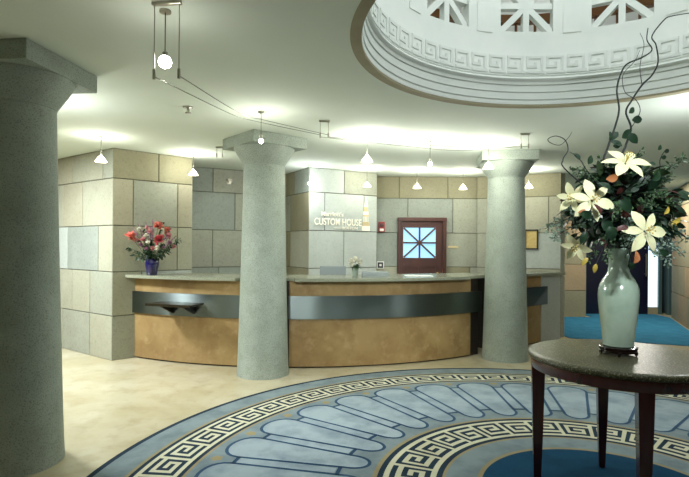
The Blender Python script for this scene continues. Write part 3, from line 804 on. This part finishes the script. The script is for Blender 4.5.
for i, (u, v, dy, n) in enumerate([(128, 247, 0, 22), (133, 255, -.05, 22), (170, 250, 0, 22), (181, 238, 0, 16), (178, 241, .03, 14), (145, 252, -.15, 30), (160, 254, -.15, 30), (152, 240, -.08, 30), (143, 232, .05, 24), (163, 222, .08, 18), (139, 240, 0, 22), (150, 250, -.1, 30), (166, 238, .06, 22)]):
    bm = bmesh.new(); e = A2(u, v, dy); s0 = BO+Vector((0, 0, -.03)); r3 = random.Random(400+i); tube(bm, [s0, s0+(e-s0)*.5+Vector((0, 0, .02)), e], .003, 4)
    for k in range(n):
        q = r3.uniform(.35, 1); d = (e-s0).normalized()*.5+Vector((r3.gauss(0, .6), r3.gauss(0, .6), r3.gauss(0, .6)))
        blade(bm, s0+(e-s0)*q, d, .06, .024, .4, .2, r3.uniform(-1, 1), 1+(k % 3 == 0), nl=4)
    bobj('greenery_sprig', bm, [M_leaf2, M_leaf, M_leaf2])

# small white flowers in a glass on the middle counter
wp = at(355, 276.5, 6.55); wp.z = 1.082
M_gv = mat('pale glass', srgb(190,205,190), .1, trans=.5)
tag(obj('posy_vase', (lambda b: (lathe(b, [(.034, 0), (.037, .004), (.04, .05), (.043, .10), (.04, .101), (.036, .05), (.03, .008)], 24), b)[1])(bmesh.new()), M_gv, None, True, loc=wp), 'little pale glass vase on the middle of the counter', 'vase')
po = thing('posy', 'posy of white blooms in the little glass vase on the counter', 'flowers', (wp.x, wp.y, wp.z+.1))
for i, (dx, dy, dz, r) in enumerate([(-.03, -.03, .05, .045), (.03, -.02, .055, .045), (0, -.02, .085, .045), (-.04, .01, .075, .035), (.045, .02, .07, .035)]):
    bm = bmesh.new(); r3 = random.Random(500+i); c = Vector((dx, dy, dz))
    for k in range(26):
        v = Vector((r3.gauss(0, 1), r3.gauss(0, 1)-.4, r3.gauss(0, 1)+.4)).normalized(); blade(bm, c, v, r*.85, r*.6, -.4, .3, 0, 0, nl=4)
    tube(bm, [(dx*.3, dy*.3, -.08), c], .003, 5, 1)
    obj('bloom', bm, [M_wflower, M_leaf2], po)
bm = bmesh.new(); r3 = random.Random(8)
for k in range(24): blade(bm, (r3.uniform(-.02, .02), r3.uniform(-.02, .02), .01), Vector((r3.gauss(0, 1), r3.gauss(0, 1), r3.uniform(0, .8))), .065, .028, .4, .2)
obj('greenery_sprig', bm, [M_leaf2], po)

po.scale = (1.45, 1.45, 1.3)
# ------------------------------------------------------------------ things on and behind the counter
def desk_box(name, label, cat, u0, u1, v0, y, zb, d, m, h=None):
    a = at(u0, v0, y); b = at(u1, v0, y); bm = bmesh.new()
    box(bm, -(b.x-a.x)/2, (b.x-a.x)/2, -d/2, d/2, 0, h or (a.z-zb), 0, .004)
    return tag(obj(name, bm, m, None, loc=((a.x+b.x)/2, y, zb)), label, cat)
desk_box('document_tray', 'flat grey document tray on the counter beside the white posy', 'tray', 362, 388, 271.5, 6.52, 1.0821, .22, M_grey)
desk_box('paper_stack', 'low stack of white papers on the counter in front of the wooden door', 'paper', 405, 432, 274.6, 6.62, 1.0821, .2, M_paper, .012)
# back desk with a computer screen against the sign wall
mc = at(333, 276, 7.35)
t = thing('monitor', 'grey computer monitor turned backs-on behind the counter below the sign', 'monitor', (mc.x, 7.35, .74))
bm = bmesh.new(); box(bm, -.19, .19, -.02, .02, .12, .44, 0, .008); obj('screen_case', bm, M_grey, t)
bm = bmesh.new(); box(bm, -.03, .03, -.01, .03, .01, .2); box(bm, -.1, .1, -.08, .08, 0, .012); obj('stand', bm, M_grey, t)
bm = bmesh.new(); box(bm, -.75, .75, -.2, .2, .70, .74, 0); box(bm, -.75, -.70, -.2, .2, 0, .70); box(bm, .70, .75, -.2, .2, 0, .70)
tag(obj('desk', bm, M_dark, None, loc=(mc.x, 7.35, 0), rot=(0, 0, .0)), 'low dark desk behind the counter holding the monitor', 'desk')

# things on the walls
def on_door_wall(u, v): return at(u, v, 8.84)
p = on_door_wall(381.5, 227)
t = thing('fire_alarm', 'red fire alarm strobe on the wall left of the wooden door', 'alarm', (p.x, 8.84, p.z))
bm = bmesh.new(); box(bm, -.055, .055, -.045, -.001, -.09, .09, 0, .008); obj('housing', bm, M_red, t)
bm = bmesh.new(); box(bm, -.035, .035, -.065, -.046, -.075, -.03, 0, .006); obj('strobe_lens', bm, M_white, t)
bm = bmesh.new(); lathe(bm, [(.035, 0), (.035, .01), (.02, .014)], 20, mat=Matrix.Translation((0, -.046, .03)) @ Matrix.Rotation(PI/2, 4, 'X')); obj('sounder_grille', bm, M_burg, t)
p = on_door_wall(380.3, 265)
t = thing('wall_phone', 'small black and white control box on the wall left of the wooden door', 'control box', (p.x, 8.84, p.z))
bm = bmesh.new(); box(bm, -.062, .062, -.035, -.001, -.065, .065, 0, .006); obj('housing', bm, M_white, t)
bm = bmesh.new(); box(bm, -.045, .045, -.042, -.036, -.048, .048, 0, .002); obj('screen', bm, M_ink, t)
bm = bmesh.new(); box(bm, -.02, .02, -.046, -.043, -.02, .02); obj('keypad', bm, M_white, t)
p = on_door_wall(453, 247)
bm = bmesh.new(); box(bm, -.09, .09, -.012, -.001, -.018, .018, 0, .004)
tag(obj('door_plate', bm, M_goldsign, None, loc=(p.x, 8.84, p.z)), 'slim brass plate on the wall right of the wooden door', 'plate')
# framed picture on the right wall
w0v, w1v = Vector((2.30, 8.80)), Vector((3.51, 8.23)); wd = (w1v-w0v).normalized()
def on_line(u, v, a, d):
    q = at(u, v, 1.0); k = q.x  # x = k*y
    tt = (k*a.y-a.x)/(d.x-k*d.y); pp = a+d*tt
    return Vector((pp.x, pp.y, at(u, v, pp.y).z))
p = on_line(531.5, 239.5, w0v, wd)
t = thing('picture', 'small black framed yellow print on the wall right of the right column', 'picture', p, math.atan2(wd.y, wd.x))
bm = bmesh.new(); fw, fh = .105, .165
for q in ((-fw, fw, fh-.022, fh), (-fw, fw, -fh, -fh+.022), (-fw, -fw+.022, -fh+.022, fh-.022), (fw-.022, fw, -fh+.022, fh-.022)): box(bm, q[0], q[1], -.025, -.001, q[2], q[3])
obj('picture_frame', bm, M_ink, t)
bm = bmesh.new(); box(bm, -fw+.022, fw-.022, -.012, -.003, -fh+.022, fh-.022); obj('print', bm, M_yellow, t)

# sign on the pale wall
s0, s1 = Vector((-.555, 7.86)), Vector((.535, 8.47)); sd = (s1-s0).normalized(); sn = Vector((sd.y, -sd.x)); ang = math.atan2(sd.y, sd.x)
def text_mesh(name, s, u0, u1, vb, hpx, parent, origin, ext=.006):
    cu = bpy.data.curves.new(name, 'FONT'); cu.body = s; cu.size = 1; cu.extrude = .02; cu.offset = .012
    to = bpy.data.objects.new(name, cu); COL.objects.link(to)
    dg = bpy.context.evaluated_depsgraph_get(); me = bpy.data.meshes.new_from_object(to.evaluated_get(dg))
    COL.objects.unlink(to); bpy.data.objects.remove(to)
    xs = [v.co.x for v in me.vertices]; ys = [v.co.y for v in me.vertices]
    a = on_line(u0, vb, s0, sd); b = on_line(u1, vb, s0, sd)
    W = (b-a).xy.length; H = hpx*a.y/FPX
    x0, x1 = min(xs), max(xs); yh = max(ys)
    base = ((a-origin).xy.dot(sd), a.z-origin.z)
    for v in me.vertices:
        v.co = Vector((base[0]+(v.co.x-x0)/(x1-x0)*W, -.012-v.co.z*.25, base[1]+v.co.y/yh*H))
    me.materials.clear(); me.materials.append(M_sign)
    o = bpy.data.objects.new(name, me); COL.objects.link(o); o.parent = parent
    return o
oc = on_line(343, 222, s0, sd)
t = thing('wall_lettering', 'cream raised hotel name lettering on the pale stone wall behind the counter', 'sign', oc, ang)
text_mesh('lettering', "Marriott's", 321, 343, 215.8, 4.4, t, oc)
text_mesh('lettering', "CUSTOM HOUSE", 314, 361, 224.5, 6.8, t, oc)
text_mesh('lettering', "BOSTON", 342, 357, 229.2, 2.6, t, oc)
bm = bmesh.new(); box(bm, -.165, -.03, -.018, -.001, -.105, -.097)
obj('rule', bm, M_sign, t)
ob = on_line(365.5, 231, s0, sd)
t = thing('tower_emblem', 'tall pale gold tower emblem on the stone wall beside the lettering', 'emblem', ob, ang)
px = ob.y/FPX
def tb(x0, x1, v0, v1, d=.016, m=M_goldsign, nm='tower_tier'):
    bm = bmesh.new(); box(bm, x0*px, x1*px, -d, -.001, (231-v1)*px, (231-v0)*px); return obj(nm, bm, m, t)
tb(-4.4, 4.4, 226, 231, .016, M_sign); tb(-3.8, 3.8, 222, 226, .014)
for x in (-2.6, -1, .6, 2.2): tb(x-.35, x+.35, 216.5, 222, .02, M_sign, 'pilaster')
tb(-3.4, 3.4, 215, 216.5, .018); tb(-2.8, 2.8, 211.5, 215, .013, M_sign); tb(-2.2, 2.2, 207, 211.5, .013)
bm = bmesh.new()
V = [bm.verts.new((x*px, y, (231-v)*px)) for y in (-.014, -.001) for x, v in ((-2.2, 207), (2.2, 207), (.35, 197.5), (-.35, 197.5))]
bm.faces.new(V[:4]); bm.faces.new(V[4:][::-1])
for i in range(4): bm.faces.new((V[i], V[(i+1) % 4], V[4+(i+1) % 4], V[4+i]))
obj('spire', bm, M_sign, t)

# ------------------------------------------------------------------ pendant lamps on low-voltage cable
GL = 'halogen pendants hung from the ceiling'
def pendant(x, y, z, label, power, shade=True, r=.022, blue=False, aim=None):
    t = thing('pendant_lamp', label, 'lamp', (x, y, z), 0, GL)
    L = CEIL-z
    bm = bmesh.new(); lathe(bm, [(.03, L-.012), (.03, L-.0005)], 20); obj('canopy', bm, M_chrome, t, smooth=True)
    bm = bmesh.new(); tube(bm, [(0, 0, .045), (0, 0, L-.01)], .003, 6); obj('rod', bm, M_steelwire, t)
    bm = bmesh.new(); lathe(bm, [(.012, .02), (.014, .05), (.008, .056)], 16); obj('socket', bm, M_chrome, t, smooth=True)
    bm = bmesh.new(); ball(bm, Vector((0, 0, 0)), r, 0, 2); obj('bulb', bm, M_bulb, t)
    if shade:
        bm = bmesh.new(); lathe(bm, [(.014, .045), (.03, .032), (.055, .0), (.066, -.022), (.064, -.023), (.052, -.001), (.028, .028)], 28, cap0=False, cap1=False); obj('shade', bm, M_shade, t, smooth=True)
    li = bpy.data.lights.new('lamp light', 'SPOT' if aim else 'POINT'); li.energy = power; li.shadow_soft_size = .06
    if aim: li.spot_size = math.radians(82); li.spot_blend = .8
    li.color = (.93, .97, 1) if blue else (1, .985, .90)
    lo = bpy.data.objects.new('lamp_light', li); COL.objects.link(lo); lo.location = (0, 0, .085) if shade else (0, 0, -.05); lo.parent = t
    if aim: lo.rotation_euler = (Vector(aim)-Vector((x, y, z))).to_track_quat('-Z', 'Y').to_euler()
    return t
PW = 2.5
pendant(-.946, 2.653, 2.42, 'largest brightest bare halogen lamp hanging near the camera, upper left', 52*PW, False, .034, True, (-.6, 5.3, 0))
pendant(-.769, 4.63, 2.42, 'bare halogen lamp hanging in front of the left pale column capital', 3*PW, False, .022)
pendant(-2.757, 5.727, 2.42, 'halogen lamp hanging before the left face of the stone pier', 3.2*PW)
pendant(-2.02, 6.75, 2.42, 'halogen lamp hanging at the right edge of the stone pier, above the bouquet', 4.5*PW)
pendant(-.53, 7.62, 2.41, 'bluish bright halogen lamp at the left edge of the sign wall', 4.5*PW, False, .026, True)
pendant(.242, 5.604, 2.42, 'halogen lamp hanging high in front of the sign wall, above the tower emblem', 7*PW)
pendant(.345, 7.93, 2.42, 'halogen lamp hanging close to the sign wall directly above the tower emblem', 3.5*PW)
pendant(.979, 5.843, 2.42, 'bare halogen lamp hanging high above the wooden door', 8*PW, False, .024)
pendant(1.149, 8.084, 2.42, 'halogen lamp hanging in front of the wooden door top', 4.5*PW)
pendant(1.904, 8.176, 2.42, 'halogen lamp hanging between the wooden door and the right column', 4.5*PW)
pendant(1.70, 6.02, 2.42, 'halogen lamp hanging before the right column capital', 7*PW)
pendant(2.88, 7.94, 2.42, 'halogen lamp hanging right of the right column above the framed print', 5*PW)
# stand-offs and cables
def standoff(x, y, label, dx=.045, drop=.17, rods=2, rz=0):
    t = thing('cable_standoff', label, 'standoff', (x, y, CEIL), rz, 'ceiling standoffs that carry the lamp cables')
    bm = bmesh.new(); box(bm, -dx-.012, dx+.012, -.012, .012, -.016, -.0005, 0, .003); obj('mounting_bar', bm, M_chrome, t)
    for k in range(rods):
        xx = -dx + 2*dx*k/(rods-1)
        bm = bmesh.new(); tube(bm, [(xx, 0, -.012), (xx, 0, -drop)], .0028, 6); lathe(bm, [(.008, -drop-.03), (.008, -drop+.02)], 10, c=(xx, 0, 0)); obj('rod', bm, M_chrome, t)
    return t
standoff(-.905, 2.56, 'long two rod cable standoff on the ceiling above the brightest lamp', .066, .36, 2, -.12)
standoff(-.205, 4.95, 'two rod cable standoff on the ceiling right of the left column capital', .04, .14)
standoff(1.93, 5.45, 'two rod cable standoff on the ceiling above the right column capital', .04, .13)
standoff(-1.56, 6.3, 'two rod cable standoff on the ceiling left of the left column capital', .035, .10)
def cable(pts, label):
    bm = bmesh.new(); tube(bm, spline(pts, 6), .0025, 5)
    tag(obj('lamp_cable', bm, M_steelwire), label, 'cable', 'thin steel lamp cables under the ceiling')
lc = 'thin steel lamp cable strung under the ceiling between the standoffs'
cable([(-.97, 2.568, 2.315), (-.86, 3.8, 2.45), (-.82, 4.63, 2.60), (-.245, 4.95, 2.55)], 'left of the two cables from the brightest lamp to the left column')
cable([(-.839, 2.552, 2.315), (-.78, 3.8, 2.45), (-.72, 4.6, 2.60), (-.165, 4.95, 2.55)], 'right of the two cables from the brightest lamp to the left column')
cable([(-.245, 4.95, 2.53), (.6, 5.5, 2.56), (1.3, 5.75, 2.56), (1.89, 5.45, 2.55)], 'rear of the two cables running right across the ceiling to the right column')
cable([(-.165, 4.95, 2.53), (.6, 5.35, 2.56), (1.3, 5.55, 2.56), (1.97, 5.45, 2.55)], 'front of the two cables running right across the ceiling to the right column')
# sprinklers
bm = bmesh.new(); lathe(bm, [(.045, -.008), (.045, -.0005)], 20); lathe(bm, [(.012, -.05), (.012, -.008)], 10); lathe(bm, [(.026, -.056), (.026, -.05)], 12)
sp = tag(obj('sprinkler', bm, M_chrome, None, loc=(-1.397, 4.499, CEIL)), 'small metal sprinkler head on the ceiling behind the brightest lamp', 'sprinkler')
wb0, wb1 = Vector((-2.45, 7.84)), Vector((-.95, 8.62)); wbd = (wb1-wb0).normalized()
p = on_line(229, 181, wb0, wbd)
bm = bmesh.new(); R = Matrix.Rotation(PI/2, 4, 'X')
lathe(bm, [(.05, .001), (.05, .01), (.02, .012), (.014, .05), (.03, .055)], 16, mat=R); box(bm, -.05, .05, -.07, -.03, .016, .022)
tag(obj('wall_sprinkler', bm, M_chrome, None, loc=p, rot=(0, 0, math.atan2(wbd.y, wbd.x))), 'sidewall sprinkler on the rear stone wall left of the left column', 'sprinkler')

# ------------------------------------------------------------------ light
def area(name, loc, size, energy, col, rot=(0, 0, 0), shape='DISK'):
    li = bpy.data.lights.new(name, 'AREA'); li.shape = shape; li.size = size; li.energy = energy; li.color = col
    o = bpy.data.objects.new(name, li); COL.objects.link(o); o.location = loc; o.rotation_euler = rot; return o
# skylight of the rotunda
area('rotunda_skylight', (RC.x, RC.y, CEIL+1.9), 2.4, 34, (.90, .97, 1))
# ceiling daylight of the gallery round the drum
for k in range(6):
    a = 2*PI*(k+.25)/6
    area('gallery_light', (RC.x+2.1*math.cos(a), RC.y+2.1*math.sin(a), CEIL+1.95), .5, 5, (.95, .98, 1))
# corridor and side hall lamps in the ceiling
def flood(name, loc, aim, energy, deg, col=(.95, 1, .96), size=.12):
    li = bpy.data.lights.new(name, 'SPOT'); li.energy = energy; li.spot_size = math.radians(deg); li.spot_blend = .7; li.shadow_soft_size = size; li.color = col
    o = bpy.data.objects.new(name, li); COL.objects.link(o); o.location = loc
    o.rotation_euler = (Vector(aim)-Vector(loc)).to_track_quat('-Z', 'Y').to_euler(); return o
# added fill spots near the camera, brightening the counter and the flowers
flood('fill_spot', (-.2, 1.2, 2.66), (-.4, 6.0, .45), 300, 46)
flood('fill_spot', (1.2, .6, 2.66), (1.9, 6.6, .5), 330, 42, (.92, .98, 1))
flood('fill_spot', (1.1, -.2, 2.66), (1.65, 2.9, 1.55), 62, 34, size=.35)
# unseen point lights added for steel band streaks and right column fill
for q, e_ in (((-2.52, 4.2, 2.35), 14), ((2.97, 4.06, 2.1), 26)):
    li = bpy.data.lights.new('streak_light', 'POINT'); li.energy = e_; li.shadow_soft_size = .05; li.color = (.95, .98, 1)
    o = bpy.data.objects.new('streak_light', li); COL.objects.link(o); o.location = q
flood('wall_fill', (-1.25, 6.7, 2.67), (-1.9, 8.0, 1.4), 45, 75, (.95, 1, .96))  # added fill spot, lifts the dim back wall
flood('wall_fill', (1.2, 7.2, 2.67), (1.5, 8.8, 1.5), 30, 80, (.95, 1, .96))  # second added fill, for the wall around the door
flood('sign_fill', (.75, 6.5, 2.67), (.05, 8.2, 1.45), 70, 62, (.92, .98, 1))  # added spot that boosts brightness on the sign wall
area('corridor_lamp', (5.6, 9.6, CEIL-.01), .5, 60, (1, .95, .85))
area('side_hall_lamp', (-4.2, 5.2, CEIL-.01), .6, 190, (.92, .98, 1))

w = bpy.data.worlds.new('World'); SC.world = w; w.use_nodes = True
w.node_tree.nodes['Background'].inputs[0].default_value = (.8, .9, 1, 1)
w.node_tree.nodes['Background'].inputs[1].default_value = .5

# ------------------------------------------------------------------ camera
cam = bpy.data.cameras.new('Camera'); co = bpy.data.objects.new('Camera', cam); COL.objects.link(co)
cam.sensor_width = 36; cam.sensor_fit = 'HORIZONTAL'; cam.lens = 36*FPX/689; cam.shift_y = SHIFT/689
co.location = (0, 0, EYE)
co.matrix_world = Matrix.Translation((0, 0, EYE)) @ Matrix.Rotation(PI/2, 4, 'X') @ Matrix.Rotation(ROLL, 4, 'Z')
cam.clip_start = .05; cam.clip_end = 60
SC.camera = co
SC.view_settings.view_transform = 'Standard'
try: SC.view_settings.look = 'None'
except Exception: pass
SC.view_settings.gamma = 1; SC.view_settings.use_curve_mapping = False
SC.view_settings.exposure = 0.18
